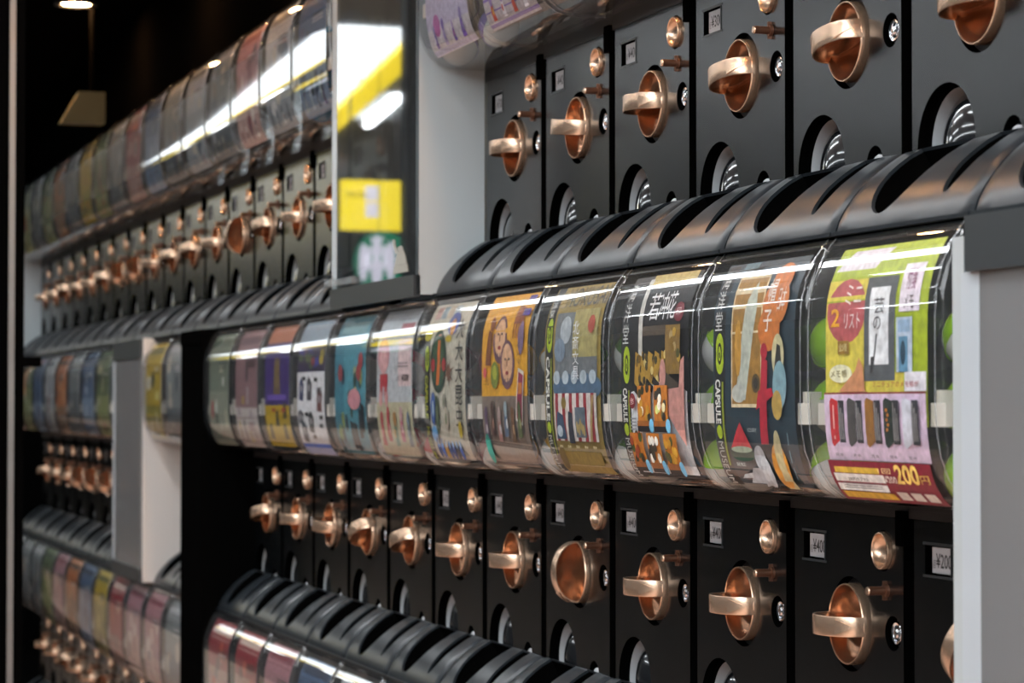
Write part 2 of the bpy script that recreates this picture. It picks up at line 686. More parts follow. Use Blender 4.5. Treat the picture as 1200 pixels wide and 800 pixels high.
class Card:
    """flat print laid on the curved card: every ink shape is a strip mesh following the curve"""
    def __init__(s, b0=0.0, b1=1.0, a0=0.0, a1=1.0):
        s.v, s.f, s.c = [], [], []
        s.n = 0
        s.rng = (b0, b1, a0, a1)

    def P(s, a, b, off):
        b0, b1, a0, a1 = s.rng
        a = a0 + (a1 - a0) * a
        b = b0 + (b1 - b0) * b
        p = card_f(b * card_L, off)
        return (-p.x, CU0 - a * CUW, p.y)

    def put(s, ab, faces, col, off):
        b = len(s.v)
        s.v += [s.P(x, y, off) for x, y in ab]
        s.f += [tuple(b + i for i in f) for f in faces]
        s.c += [col] * len(faces)

    def strips(s, rows, col):
        """rows: list of (b, a_left, a_right)"""
        s.n += 1
        off = .00006 * s.n
        ab, fs = [], []
        for i, (b, l, r) in enumerate(rows):
            ab += [(l, b), (r, b)]
            if i: fs.append((2 * i - 2, 2 * i - 1, 2 * i + 1, 2 * i))
        s.put(ab, fs, srgb(col), off)

    def rect(s, col, a0, b0, a1, b1, slant=0.0):
        n = max(1, int((b1 - b0) / .035))
        s.strips([(b0 + (b1 - b0) * k / n, a0 + slant * k / n, a1 + slant * k / n) for k in range(n + 1)], col)

    def ell(s, col, a, b, ra, rb, n=9):
        s.strips([(b - rb * cos(pi * k / n), a - ra * sin(pi * k / n), a + ra * sin(pi * k / n)) for k in range(n + 1)], col)

    def poly(s, col, pts):
        """convex polygon"""
        bs = sorted(set(p[1] for p in pts))
        ys = []
        for y0, y1 in zip(bs, bs[1:]):
            n = max(1, int((y1 - y0) / .035))
            ys += [y0 + (y1 - y0) * k / n for k in range(n)]
        ys.append(bs[-1])
        rows = []
        for y in ys:
            xs = []
            for i in range(len(pts)):
                (x1, y1), (x2, y2) = pts[i], pts[i - 1]
                if min(y1, y2) - 1e-9 <= y <= max(y1, y2) + 1e-9:
                    if abs(y1 - y2) < 1e-9: xs += [x1, x2]
                    else: xs.append(x1 + (x2 - x1) * (y - y1) / (y2 - y1))
            rows.append((y, min(xs), max(xs)))
        s.strips(rows, col)

    def text(s, col, t, a0, b0, a1, b1, bold=0.0, turn=False):
        """fill the box with the text; turn reads from top to bottom"""
        s.n += 1
        vs, fs = text_tris(t, bold)
        if turn:
            ab = [(a0 + (a1 - a0) * y, b1 - (b1 - b0) * x) for x, y in vs]
        else:
            ab = [(a0 + (a1 - a0) * x, b0 + (b1 - b0) * y) for x, y in vs]
        s.put(ab, fs, srgb(col), .00006 * s.n + .0004)

    def column(s, col, t, a0, b0, a1, b1, bold=0.0):
        n = len(t)
        st = (b1 - b0) / n
        for k, ch in enumerate(t):
            s.text(col, ch, a0, b1 - st * (k + .9), a1, b1 - st * k, bold)
            s.n -= 1
        s.n += 1

    def logo(s, a, b, ra=.075):
        """lime round emblem: a ring broken by two hooks around a small capsule"""
        rb = ra * 1.05
        s.ell('a9c21e', a, b + rb * .45, ra * .86, rb * 1.0)
        s.ell('a9c21e', a, b - rb * .45, ra * .86, rb * 1.0)
        s.ell('1a1d12', a, b, ra * .5, rb * .78)
        s.ell('a9c21e', a, b, ra * .3, rb * .52)
        s.rect('1a1d12', a - ra * .12, b - rb * .3, a + ra * .12, b + rb * .1)

    def museum(s, a0=.015, a1=.155, top=.99, logo_b=.66):
        """black side strip with the vertical series title"""
        s.rect('16181a', a0, 0.02, a1, top)
        s.logo((a0 + a1) / 2, logo_b, .058)
        s.text('e8e8e2', 'CAPSULE', a0 + .02, .30, a0 + .085, logo_b - .11, .03, True)
        s.ell('a9c21e', a0 + .052, .265, .035, .03)
        s.text('c4c6c0', 'MUSEUM', a0 + .02, .03, a0 + .085, .225, 0, True)
        s.rect('8c9a22', a0 + .1, .12, a0 + .122, logo_b - .12)
        s.column('d8dcda', '海洋堂', a0 + .02, logo_b + .09, a1 - .03, .96)

    def mesh(s):
        me = bpy.data.meshes.new('display_card')
        me.from_pydata(s.v, [], s.f)
        me.materials.append(M['card'])
        at = me.color_attributes.new('ink', 'FLOAT_COLOR', 'CORNER')
        buf = []
        for p, c in zip(me.polygons, s.c):
            for _ in range(p.loop_total): buf += [c[0], c[1], c[2], 1.0]
        at.data.foreach_set('color', buf)
        me.polygons.foreach_set('use_smooth', [True] * len(me.polygons))
        return me


def blob_figure(c, a, b, h, cols, R):
    """small printed figurine: a head, a body and feet in the given colours"""
    k = h * .45
    c.poly(cols[1], [(a - k * .5, b), (a + k * .5, b), (a + k * .32, b + h * .6), (a - k * .32, b + h * .6)])
    c.ell(cols[0], a, b + h * .75, k * .38, h * .22, 6)
    c.ell(cols[2], a + R.uniform(-.3, .3) * k, b + h * .35, k * .22, h * .14, 5)


def card_phone():
    c = Card()
    R = random.Random(1)
    c.rect('a3b61c', 0, .30, 1, 1)
    c.rect('d9d4dc', .02, .9, .42, .985, .12)
    c.rect('d8c94e', 0, .42, .60, .86)
    c.rect('d8c94e', .5, .42, .78, .50)
    c.ell('b85a5c', .21, .74, .20, .125)
    c.text('f1e3e0', 'ミニ', .2, .76, .36, .84)
    c.text('f1e3e0', 'リスト', .2, .67, .36, .73)
    c.text('f0b030', '2', .06, .68, .15, .75, .02)
    c.rect('54595c', .40, .47, .70, .86)
    c.rect('e9ecef', .45, .53, .64, .82)
    c.text('2a2c30', '芸', .50, .72, .6, .78)
    c.text('2a2c30', 'の', .50, .66, .57, .71)
    c.poly('33363a', [(.52, .645), (.535, .645), (.50, .53), (.49, .53)])
    c.poly('33363a', [(.47, .56), (.505, .56), (.48, .50), (.465, .50)])
    c.rect('e4dbe6', .74, .72, .93, .90)
    c.text('8c4a72', '付箋', .79, .80, .88, .88)
    c.text('4a4048', 'メモ', .79, .73, .88, .78)
    c.rect('bccbdc', .72, .50, .87, .70)
    c.rect('5d8fae', .745, .50, .83, .63)
    c.ell('1d3f52', .785, .57, .025, .045)
    c.rect('98b4cf', .74, .645, .85, .69)
    c.rect('e6e3ea', .80, .43, 1, .50)
    c.rect('a07c2c', .14, .575, .255, .625)
    c.text('e8dca0', '全5種', .155, .585, .24, .615)
    c.ell('f0edc8', .17, .50, .12, .035)
    c.text('7a6c28', 'メモ帳', .07, .485, .24, .515)
    c.poly('cf8f63', [(.15, .43), (.42, .43), (.40, .52), (.36, .56), (.32, .51)])
    c.text('a52832', 'ミニチュアのメモ帳が', .50, .445, .94, .468)
    c.rect('8c2438', 0, .422, 1, .428)
    c.rect('dcc3da', 0, .17, 1, .421)
    for k, col in enumerate(('c8282c', '4d4a48', '9a6a2c', '23312a', 'd8d8e2')):
        a = .055 + k * .185
        c.poly(col, [(a, .235), (a + .02, .222), (a + .085, .245), (a + .085, .395), (a + .02, .408), (a, .395)])
        if k == 3:
            for q in range(5): c.ell('c87a28', a + .03 + .012 * (q % 2), .29 + q * .018, .012, .007, 4)
        if k == 0: c.rect('e9b0a8', a + .03, .25, a + .045, .38)
        c.rect('2c2c32', a + .088, .238, a + .15, .398)
        for q in range(3): c.rect('b8b4b2', a + .095 + q * .018, .25, a + .101 + q * .018, .39 - .02 * q)
        c.text('3c3038', '見本', a + .03, .185, a + .11, .198)
    c.rect('7d1c30', 0, .0, 1, .17)
    c.rect('c5a23c', .05, .125, .5, .148)
    c.rect('e4e2de', .03, .055, .53, .122)
    c.text('2c2c2c', '200円カプセル', .17, .097, .38, .113)
    for k in range(3): c.rect('77757a', .09, .083 - .009 * k, .48, .086 - .009 * k)
    c.rect('d9b03c', .04, .015, .56, .05)
    c.text('e8cd92', '1回', .50, .13, .62, .15)
    c.text('e8c466', '200', .66, .095, .88, .165, .03)
    c.text('e8c466', '円', .89, .10, .97, .13)
    c.text('e9dcd0', '¥200', .54, .098, .66, .122)
    for k in range(3): c.rect('d8cfc8', .6 + .13 * k, .02, .7 + .13 * k, .06)
    return c


def card_natural():
    c = Card()
    c.rect('1d3440', 0, .03, 1, 1)
    c.museum(logo_b=.60)
    c.rect('d9c9a2', .24, .37, .62, .93)
    c.rect('9c7430', .255, .385, .605, .915)
    c.poly('b5bcae', [(.30, .42), (.42, .40), (.55, .78), (.50, .9), (.42, .82)])
    c.ell('b9bdb4', .34, .43, .09, .04)
    c.ell('c3923c', .33, .62, .04, .12)
    c.ell('5a4a2c', .55, .47, .05, .04)
    c.ell('2c2a28', .55, .47, .03, .024)
    for k in range(14): c.ell('1d3440', .24, .39 + k * .039, .008, .008, 4)
    c.ell('c97530', .80, .90, .11, .07)
    c.ell('c97530', .78, .80, .15, .10)
    c.ell('c97530', .72, .69, .13, .09)
    c.text('e6dcd2', '帽', .68, .80, .77, .90, .01)
    c.text('e6dcd2', '子', .66, .68, .76, .77, .01)
    c.text('e6dcd2', '日本', .81, .76, .90, .86)
    c.ell('cfc79a', .83, .58, .07, .09)
    c.poly('2c2c2a', [(.78, .50), (.88, .50), (.86, .62), (.82, .63)])
    c.ell('7fa4ae', .85, .46, .08, .10)
    c.ell('b89a4c', .82, .38, .06, .06)
    c.poly('b01c34', [(.60, .22), (.69, .22), (.71, .56), (.64, .58)])
    c.poly('b01c34', [(.57, .36), (.78, .42), (.76, .45), (.60, .44)])
    c.ell('b01c34', .67, .60, .04, .035)
    c.ell('0e1c24', .66, .20, .10, .02)
    c.ell('1c4638', .35, .175, .15, .03)
    c.poly('c02b38', [(.22, .20), (.48, .20), (.36, .31)])
    c.ell('9cb49a', .35, .195, .13, .014)
    c.text('cfd6d2', 'SCENERY', .46, .27, .57, .285)
    c.text('cfd6d2', 'THE FROG', .25, .125, .36, .14)
    c.ell('a9aeb4', .56, .16, .065, .055)
    c.ell('b9bec2', .60, .10, .06, .07)
    c.poly('a9aeb4', [(.34, .05), (.56, .05), (.58, .12), (.44, .12)])
    c.poly('b9bec2', [(.26, .07), (.40, .075), (.42, .10), (.30, .09)])
    c.poly('a9aeb4', [(.50, .03), (.62, .05), (.60, .07), (.52, .05)])
    c.ell('c98a34', .79, .13, .09, .10)
    c.ell('b8ae84', .80, .19, .045, .09)
    c.poly('b8ae84', [(.76, .03), (.88, .03), (.84, .16), (.79, .16)])
    for k in range(3): c.rect('7d99a2', .93, .08 + k * .07, .938, .13 + k * .07)
    c.rect('50717c', .27, .955, .45, .985)
    return c


def card_flowers():
    c = Card()
    R = random.Random(3)
    c.rect('15171a', 0, .03, 1, 1)
    c.museum(logo_b=.57)
    c.rect('b9a660', .30, .93, .95, 1.0)
    c.rect('c8c8c2', .28, .60, .34, .98, -.02)
    c.text('e8eaec', '若', .40, .77, .56, .90)
    c.text('e8eaec', '冲', .56, .77, .68, .90)
    c.text('e8eaec', '花', .68, .77, .80, .90)
    c.ell('7d2c38', .86, .80, .07, .045)
    c.text('e0c8c8', '印', .83, .78, .89, .82)
    c.rect('51463a', .34, .70, .72, .745)
    c.poly('dfe3e6', [(.17, .06), (1, .06), (1, .44), (.72, .52), (.17, .44)])
    for k in range(5):
        a = .22 + k * .105
        c.poly('b08a32', [(a, .47 + k * .01), (a + .12, .45 + k * .01), (a + .14, .60), (a + .02, .63)])
        for q in range(6): c.ell(R.choice(('3a2f1c', '7c5c1e', 'd8c27a', '4c4426')), a + R.uniform(.03, .12), .52 + R.uniform(-.03, .09), .022, .02, 5)
        c.poly('1f1c1a', [(a - .02, .455 + k * .01), (a + .08, .415 + k * .01), (a + .10, .445 + k * .01), (a, .485 + k * .01)])
    c.rect('8a6c34', .72, .52, .93, .74)
    for q in range(9): c.ell(R.choice(('c9a23a', '4a4a1e', '8c6c24', 'b8a070')), R.uniform(.74, .92), R.uniform(.53, .72), .025, .022, 5)
    c.poly('4b4137', [(.70, .47), (.92, .41), (.94, .47), (.73, .53)])
    c.poly('c99086', [(.66, .40), (.99, .20), (1, .42), (.93, .46), (.72, .45)])
    c.ell('c99086', .69, .52, .045, .07)
    c.ell('c99086', .68, .44, .05, .06)
    c.poly('c99086', [(.92, .42), (1, .42), (1, .60), (.95, .58)])
    c.ell('8c2530', .235, .40, .048, .036)
    c.text('e8d0d0', '全5', .21, .385, .26, .415)
    for k in range(4): c.rect('7d8085', .20, .315 - k * .016, .29, .322 - k * .016)
    def tile(a, b, w, h, cols):
        c.rect('ab6a28', a, b, a + w, b + h)
        for q in range(12):
            c.ell(R.choice(cols), a + R.uniform(.02, w - .02), b + h * .3 + R.uniform(0, h * .65), .026, .022, 5)
        c.rect('8a5326', a, b + h * .12, a + w, b + h * .24)
        c.rect('1c1b1e', a, b, a + w, b + h * .12)
        c.ell('6fb2d6', a + w + .01, b + h * .13, .034, .032)
    tile(.32, .26, .20, .21, ('2c2a20', 'd9d4c8', 'b0822c', '3b3a28'))
    tile(.58, .26, .20, .21, ('dcd2a4', '33302a', 'ece6d2', '6a5a30', 'c9cf7c'))
    tile(.20, .085, .19, .17, ('8c3c20', '3c4a24', 'a85a20', '2c2a1c'))
    tile(.46, .085, .19, .17, ('d8d6cc', '24231e', '3a362c', '1c1c18'))
    tile(.72, .085, .19, .17, ('c99a34', '2a2a22', 'b8862c', '4a4a2c'))
    return c


def card_wave():
    c = Card()
    R = random.Random(4)
    c.rect('8f7b38', 0, .02, 1, 1)
    c.museum(top=1.0, logo_b=.74)
    c.text('33301c', 'HOKUSAI', .28, .88, .99, .985)
    # plain generic sea panel, no known picture
    c.rect('6d7478', .20, .45, .95, .85)
    c.rect('a39a62', .52, .62, .95, .86)
    for k in range(5):
        c.ell('4a6680', .28 + k * .16, .47, .11, .05 + .02 * (k % 2))
    for k in range(5):
        c.ell('aebdc6', .24 + k * .16, .52, .06, .035)
    c.ell('a8b2b8', .40, .76, .10, .07)
    c.ell('76889a', .30, .66, .10, .06)
    c.ell('a84a38', .85, .78, .06, .045)
    c.column('e6eaee', '北斎文具', .54, .50, .65, .80)
    c.rect('d8d2cc', .20, .20, .95, .44)
    for k in range(6): c.rect('9c2c36', .22 + k * .127, .20, .275 + k * .127, .44)
    c.ell('8a7430', .38, .39, .045, .03)
    c.poly('33506c', [(.22, .21), (.40, .21), (.36, .33), (.26, .35)])
    c.ell('b9c8d2', .29, .25, .05, .03)
    c.poly('2b3442', [(.44, .19), (.54, .19), (.53, .34), (.46, .35)])
    c.rect('5f6c78', .58, .22, .76, .37)
    for q in range(5): c.ell('b09c60', .61 + q * .03, .28 + R.uniform(-.03, .06), .018, .03, 5)
    c.poly('a88e60', [(.82, .20), (.86, .20), (.92, .43), (.88, .43)])
    for k in range(5): c.text('e0d6b0', '見本', .25 + k * .15, .165, .31 + k * .15, .18)
    c.rect('77642c', .22, .08, .95, .15)
    c.ell('5a4a26', .27, .11, .06, .06)
    return c


def card_faces():
    c = Card(a0=.04)
    R = random.Random(5)
    c.rect('d99e1e', 0, .43, 1, 1)
    c.rect('7c6d62', 0, .03, 1, .43)
    for (a, b) in ((.40, .74), (.58, .60)):
        c.ell('6b4652', a, b, .155, .135)
        c.ell('d9ac86', a, b + .01, .115, .105)
        c.ell('3c2c2c', a - .04, b + .03, .02, .008, 5)
        c.ell('3c2c2c', a + .04, b + .03, .02, .008, 5)
        c.rect('8c5a3c', a - .012, b - .01, a + .012, b + .03)
        c.ell('8c2c2c', a, b - .045, .035, .012, 5)
        for q in range(4): c.rect('4a3c52', a - .09 + .05 * q, b - .11, a - .075 + .05 * q, b - .075)
    c.poly('7c4420', [(.10, .60), (.22, .60), (.24, .78), (.16, .80)])
    c.ell('8c4c20', .22, .83, .05, .04)
    c.poly('8a4c26', [(.68, .82), (.88, .82), (.90, .90), (.72, .93)])
    for q in range(4): c.rect('8a4c26', .69 + q * .055, .74, .71 + q * .055, .83)
    c.ell('6d7c28', .32, .545, .09, .075)
    c.ell('a8b03c', .32, .56, .05, .04)
    c.ell('7a6482', .88, .74, .06, .09)
    c.rect('44308c', .84, .93, .99, .98)
    c.rect('44308c', .84, .86, .99, .90)
    c.ell('d2525c', .10, .56, .035, .03)
    c.text('5c3414', 'ミニ面', .07, .49, .2, .52)
    c.text('5c3414', 'マスク', .82, .60, .88, .72, 0, True)
    c.poly('d8d4c8', [(.78, .30), (.92, .27), (.96, .56), (.84, .58)])
    c.poly('8c2444', [(.80, .31), (.91, .285), (.945, .54), (.85, .56)])
    c.rect('c87a30', .84, .44, .92, .50)
    for k, cc in enumerate((('5a4660', '6a5670', 'c8c0c0'), ('4a3028', '5c4038', '8c6c5c'), ('b09a94', 'a87c74', 'd8d0d0'), ('8ca0a8', '5a6c84', 'e0e0e0'), ('7c5638', '6b4c30', 'b09070'), ('4f5c34', '5c6a3c', '9a9a70'))):
        blob_figure(c, .12 + k * .15, .18 + .03 * (k % 2), .20, cc, R)
    c.ell('3a9c8c', .12, .14, .06, .085)
    return c


def card_insects():
    c = Card()
    R = random.Random(6)
    c.rect('bdb9a8', 0, .05, 1, 1)
    for k, col in enumerate(('b4928c', '7c94a0', 'b5a48c', 'a8b4b8')): c.rect(col, .10 + k * .15, .90, .23 + k * .15, .98)
    c.rect('16181a', 0, .03, .14, .86)
    c.logo(.07, .66, .052)
    c.text('b4bc22', 'CAPSULE', .03, .30, .10, .56, .03, True)
    c.text('b4bc22', 'MUSEUM', .03, .05, .10, .25, 0, True)
    c.ell('b9b22a', .08, .80, .09, .035)
    c.ell('1f3a2c', .36, .64, .20, .19)
    c.ell('2f5238', .36, .64, .15, .15)
    c.poly('c86a28', [(.30, .50), (.37, .50), (.42, .62), (.34, .64)])
    c.poly('c86a28', [(.34, .62), (.41, .63), (.40, .80), (.35, .80)])
    c.ell('a32c30', .23, .62, .05, .04)
    c.ell('a32c30', .50, .62, .05, .04)
    c.ell('4a5a9c', .66, .86, .13, .07)
    c.ell('c88a34', .66, .84, .06, .05)
    c.ell('c9b33c', .60, .77, .07, .02)
    c.ell('7c5a48', .62, .57, .05, .05)
    for k in range(8):
        a = pi * 2 * k / 8 + .3
        dx, dy = cos(a) * .16, sin(a) * .13
        c.poly('7c5a48', [(.62 - dy * .06, .57 + dx * .06), (.62 + dy * .06, .57 - dx * .06 - .001), (.62 + dx, .57 + dy)])
    c.column('23221e', '大大大昆虫', .80, .24, .97, .88, .01)
    for (a, b, r1, r2, col) in ((.24, .36, .06, .10, '33589c'), (.34, .33, .05, .11, '3c4c34'), (.52, .40, .04, .05, '8c8c80'), (.56, .30, .06, .07, 'b8b0a0')):
        c.ell(col, a, b, r1, r2)
        c.ell('9cb4c8' if col == '33589c' else '6c7858', a, b, r1 * .4, r2 * .5, 6)
    c.ell('5c9cd0', .25, .21, .07, .05)
    for k in range(7):
        c.ell(R.choice(('22386c', '2c2c34', 'b0862c', '3c5ca0')), .28 + k * .09, .13 - .004 * k, .035, .065 - .003 * k)
        c.ell('8ca8c8', .285 + k * .09, .15, .014, .025, 5)
    c.ell('c9b02c', .90, .24, .04, .05)
    return c


def card_pink():
    c = Card()
    c.rect('b6bcc0', 0, .40, 1, 1)
    c.rect('b9b596', 0, .05, 1, .40)
    c.rect('a34a54', .60, .86, .95, .90)
    c.rect('d9c0c0', .62, .50, .98, .80)
    # generic round little person print
    c.ell('c88c94', .20, .70, .17, .11)
    c.ell('d9a9a9', .20, .66, .12, .08)
    c.rect('b0343c', .09, .50, .32, .58)
    c.rect('b0343c', .10, .44, .18, .51)
    c.rect('b0343c', .23, .44, .31, .51)
    c.ell('d49a9a', .13, .42, .05, .05)
    c.ell('d49a9a', .29, .42, .05, .05)
    for k in range(2): c.rect('8c8288', .62, .64 - k * .02, .9, .648 - k * .02)
    c.text('2c2c30', '1回', .60, .535, .68, .565)
    c.text('2c2c30', '¥300', .74, .53, .93, .575, .02)
    R = random.Random(8)
    for k, cc in enumerate((('b03a44', 'b8404c', 'd8a0a0'), ('b03a44', 'b8404c', 'd8a0a0'), ('a87838', '5c8c7c', 'c89a50'), ('c8a0a8', 'c0607c', 'd8c0c0'), ('6c7c8c', '50606c', '9cb0b8'))):
        blob_figure(c, .14 + k * .19, .12 + .03 * (k % 2), .23, cc, R)
    return c


def card_turquoise():
    c = Card()
    R = random.Random(9)
    c.rect('4f93a4', 0, .04, 1, 1)
    c.rect('3f8094', 0, .04, .3, 1)
    c.rect('8ab0b4', .1, .84, .9, .95)
    for k in range(16):
        a, b = R.uniform(.1, .9), R.uniform(.1, .75)
        if R.random() < .8: b = min(.78, max(.1, a * .75 + R.uniform(-.08, .1)))
        c.ell(R.choice(('1f3438', '2c4a40', '8c9a54', 'b4b884', '243848')), a, b, .045, .06, 7)
    for a, b in ((.2, .60), (.86, .68), (.80, .60)): c.ell('9c3c40', a, b, .07, .06)
    c.ell('c98a94', .66, .42, .2, .07)
    for a, b in ((.55, .16), (.66, .15), (.83, .24), (.9, .28)): c.poly('16222c', [(a - .05, b - .08), (a + .05, b - .08), (a + .06, b + .1), (a - .04, b + .12)])
    return c


def card_gadgets():
    c = Card()
    R = random.Random(10)
    c.rect('3c3450', 0, .62, 1, 1)
    for k in range(14): c.ell(R.choice(('8c3c44', 'b0a040', '44488c', '9c8cb4', '5c6c4c')), R.uniform(.08, .92), R.uniform(.66, .80), .07, .035, 6)
    c.rect('8ca0b0', 0, .84, 1, 1)
    c.rect('e4e6ea', .0, .10, 1, .62)
    c.rect('2a50a0', 0, .07, 1, .10)
    c.rect('8c96b8', 0, .0, 1, .07)
    for (a, b, h, col) in ((.15, .42, .16, '343c64'), (.45, .42, .17, '4c4a50'), (.82, .34, .17, '703c38'), (.12, .25, .10, '3c4450'), (.50, .19, .15, '3a3c40'), (.22, .12, .15, '2c3c50')):
        c.poly(col, [(a - .09, b), (a + .08, b - .01), (a + .10, b + h * .7), (a, b + h), (a - .08, b + h * .8)])
        c.ell('a8a8ac', a, b + h * .5, .035, .03, 5)
    for (a, b) in ((.20, .56), (.64, .55), (.30, .30), (.82, .28), (.80, .22), (.50, .14)): c.rect('202024', a, b, a + .12, b + .028)
    for k in range(4): c.rect('5c5c60', .72, .50 - k * .012, .94, .505 - k * .012)
    return c


def card_purple():
    c = Card()
    R = random.Random(11)
    c.rect('3e2a74', 0, .38, 1, .86)
    c.rect('a86a4c', 0, .86, 1, 1)
    c.rect('c2a41e', 0, .06, 1, .38)
    c.poly('6c5a3c', [(.35, .45), (.65, .45), (.60, .75), (.40, .75)])
    c.rect('8a7440', .42, .52, .47, .72); c.rect('8a7440', .53, .52, .58, .72)
    c.rect('6c54b0', .12, .42, .88, .46)
    c.text('d8c8e8', 'タワー', .2, .77, .8, .83)
    for (a, b) in ((.2, .12), (.5, .22), (.78, .12), (.82, .28)): c.poly('4a4434', [(a - .08, b), (a + .08, b), (a + .05, b + .12), (a - .04, b + .12)])
    for k in range(2): c.rect('a83c30', .3 + k * .4, .33, .44 + k * .4, .36)
    return c


def random_card(seed, pal, split=None):
    R = random.Random(seed)
    c = Card()
    c.rect(pal[0], 0, .03, 1, 1)
    sp = split if split is not None else R.uniform(.35, .65)
    c.rect(pal[1], 0, .03, 1, sp)
    c.rect(pal[2 % len(pal)], .05, .84, .95, .94)
    for k in range(R.randint(5, 9)):
        col = R.choice(pal[2:])
        if R.random() < .5: c.ell(col, R.uniform(.15, .85), R.uniform(.15, .8), R.uniform(.05, .16), R.uniform(.04, .11), 7)
        else:
            a, b = R.uniform(.08, .75), R.uniform(.1, .7)
            c.rect(col, a, b, a + R.uniform(.08, .2), b + R.uniform(.06, .16))
    for k in range(4):
        blob_figure(c, .16 + k * .22, .08, R.uniform(.13, .2), [R.choice(pal[2:]) for _ in range(3)], R)
    for k in range(3): c.rect('2a2a2c' if R.random() < .6 else 'e4e4e4', .55, .74 - k * .025, .92, .75 - k * .025)
    return c


MESH = dict(container=container_mesh(), panel=panel_mesh(), body=body_mesh(), hood=hood_mesh(), knob=knob_bowl_mesh(), fin=fin_mesh(),
            arrow=arrow_mesh(), slot=coin_slot_mesh(), button=button_mesh(), lock=lock_mesh(), outlet=outlet_mesh(), pin=pin_mesh(),
            clip=clip_mesh(), latch=latch_mesh(), latch2=latch2_mesh())


def price_mesh(txt):
    mb = MB()
    mb.box((-.0008, .168, -.058), (.004, .1692, -.032), 2)
    mb.box((.0028, .1695, -.056), (.0038, .208, -.034), 0)
    vs, fs = text_tris(txt, .01)
    mb.add([(.0026, .201 - .028 * x, -.0515 + .0125 * y) for x, y in vs], fs, 1)
    vs, fs = text_tris('1回', 0)
    mb.add([(.0026, .2065 - .0045 * x, -.052 + .007 * y) for x, y in vs], fs, 1)
    mb.box((-.0006, .165, -.0600), (.0008, .219, -.0578), 2)
    mb.box((-.0006, .165, -.0322), (.0008, .219, -.0300), 2)
    me = mb.mesh('price_label', [M['paper'], M['ink'], M['bar']])
    return me


PRICE = {k: price_mesh(k) for k in ('¥400', '¥200', '¥300', '¥500')}


def machine(row, i, label, card, cardlabel=None, knob=0.0, price='¥400', dt=0.0, far=False):
    zb = ROW[row]
    o = empty('capsule_machine', (0, seam(i) + dt, zb - H0), label, 'vending machine', 'capsule machines of the %s row' % row)
    def part(name, me, loc=(0, 0, 0), rot=None, parent=None):
        p = link(name, me, parent or o)
        if parent is None: loc = (loc[0], loc[1], loc[2] + H0)
        p.location = loc
        if rot: p.rotation_euler = rot
        return p
    part('machine_body', MESH['body'])
    part('front_panel', MESH['panel'])
    part('container', MESH['container'])
    if card:
        cd = part('display_card', card)
        if cardlabel: cd['label'] = cardlabel
    part('latch', MESH['latch'])
    part('latch', MESH['latch2'])
    part('chute_hood', MESH['hood'])
    k = part('knob', MESH['knob'], (0, .115, -.1125), (radians(knob), 0, 0))
    h = part('handle', MESH['fin'], (0, 0, 0), None, k)
    if not far:
        part('arrow_mark', MESH['arrow'], (0, 0, 0), None, k)
    part('coin_slot', MESH['slot'], (0, .048, -.042))
    part('return_button', MESH['button'], (0, .0415, -.077))
    part('lock', MESH['lock'], (0, .0295, -.114))
    part('price_label', PRICE[price])
    part('capsule_outlet', MESH['outlet'], (0, .175, -.225))
    part('guide_pin', MESH['pin'], (0, .060, -.231))
    part('panel_clip', MESH['clip'], (0, 0, 0))
    return o


# ------------------------------------------------------------------ toy capsules
CAPM = {}


def capsule_meshes(name, col, r=.0268):
    if name not in CAPM:
        top, bot = MB(), MB()
        pr = [(r * sin(pi * k / 16), r * cos(pi * k / 16)) for k in range(0, 9)]
        def rev(mb, prof, n=20):
            vs, fs = [], []
            for rr, z in prof:
                for k in range(n):
                    a = 2 * pi * k / n
                    vs.append((max(rr, .0001) * cos(a), max(rr, .0001) * sin(a), z))
            for j in range(len(prof) - 1):
                for k in range(n):
                    k2 = (k + 1) % n
                    fs.append((j * n + k, j * n + k2, (j + 1) * n + k2, (j + 1) * n + k))
            mb.add(vs, fs)
        rev(top, pr + [(r * 1.03, 0), (r * 1.03, -.0015), (r, -.0015)])
        rev(bot, [(a * .99, -b) for a, b in pr])
        mt = mat('capsule_plastic_' + name, srgb(col), .18, spec=.6, coat=.5)
        mb_ = M['capbase'] if 'capbase' in M else M.setdefault('capbase', mat('capsule_base_plastic', (.55, .57, .55), .2, coat=.4))
        CAPM[name] = (top.mesh('toy_capsule', [mt], True, 60), bot.mesh('capsule_base', [mb_], True, 60))
    return CAPM[name]


def capsules(row, i, name, col, label, spots, dt=0.0):
    mt, mbm = capsule_meshes(name, col)
    R = random.Random(i * 7 + 3)
    for k, (u, h) in enumerate(spots):
        o = link('toy_capsule', mt, None, (-.0475, seam(i) + dt + u, ROW[row] + h), (R.uniform(-.9, .9), R.uniform(-.9, .9), 0))
        tag(o, label + ', ' + WHERE[k], 'toy capsule', 'toy capsules in the containers')
        link('capsule_base', mbm, o)


# ------------------------------------------------------------------ big structure: gallery side
def struct(name, a, b, m):
    return tag(boxobj(name, a, b, m), kind='structure')


struct('floor', (-8.2, -9, -.05), (.6, 75, 0), M['floor'])
struct('bounce_strip', (-2.6, -9, 0), (.0, 30, .004), M['strip'])  # added reflector, gives the container undersides a salmon sheen
struct('baseboard_back', (.0, -1, 0), (.252, 12.2, .426), M['black'])
struct('wall_back', (.252, -9, 0), (.35, 12.2, 3.3), M['black'])
struct('trim_1', (.0, .9, 2.032), (.252, 7.95, 2.32), M['black'])
struct('ceiling', (-.42, -1, 2.32), (.6, 12.2, 2.37), M['soffit'])
struct('wall_end', (-.44, 9.6, 0), (.252, 9.7, 3.2), M['black'])
struct('trim_2', (-.45, -1, 2.30), (-.42, 9.6, 3.3), M['soffit'])

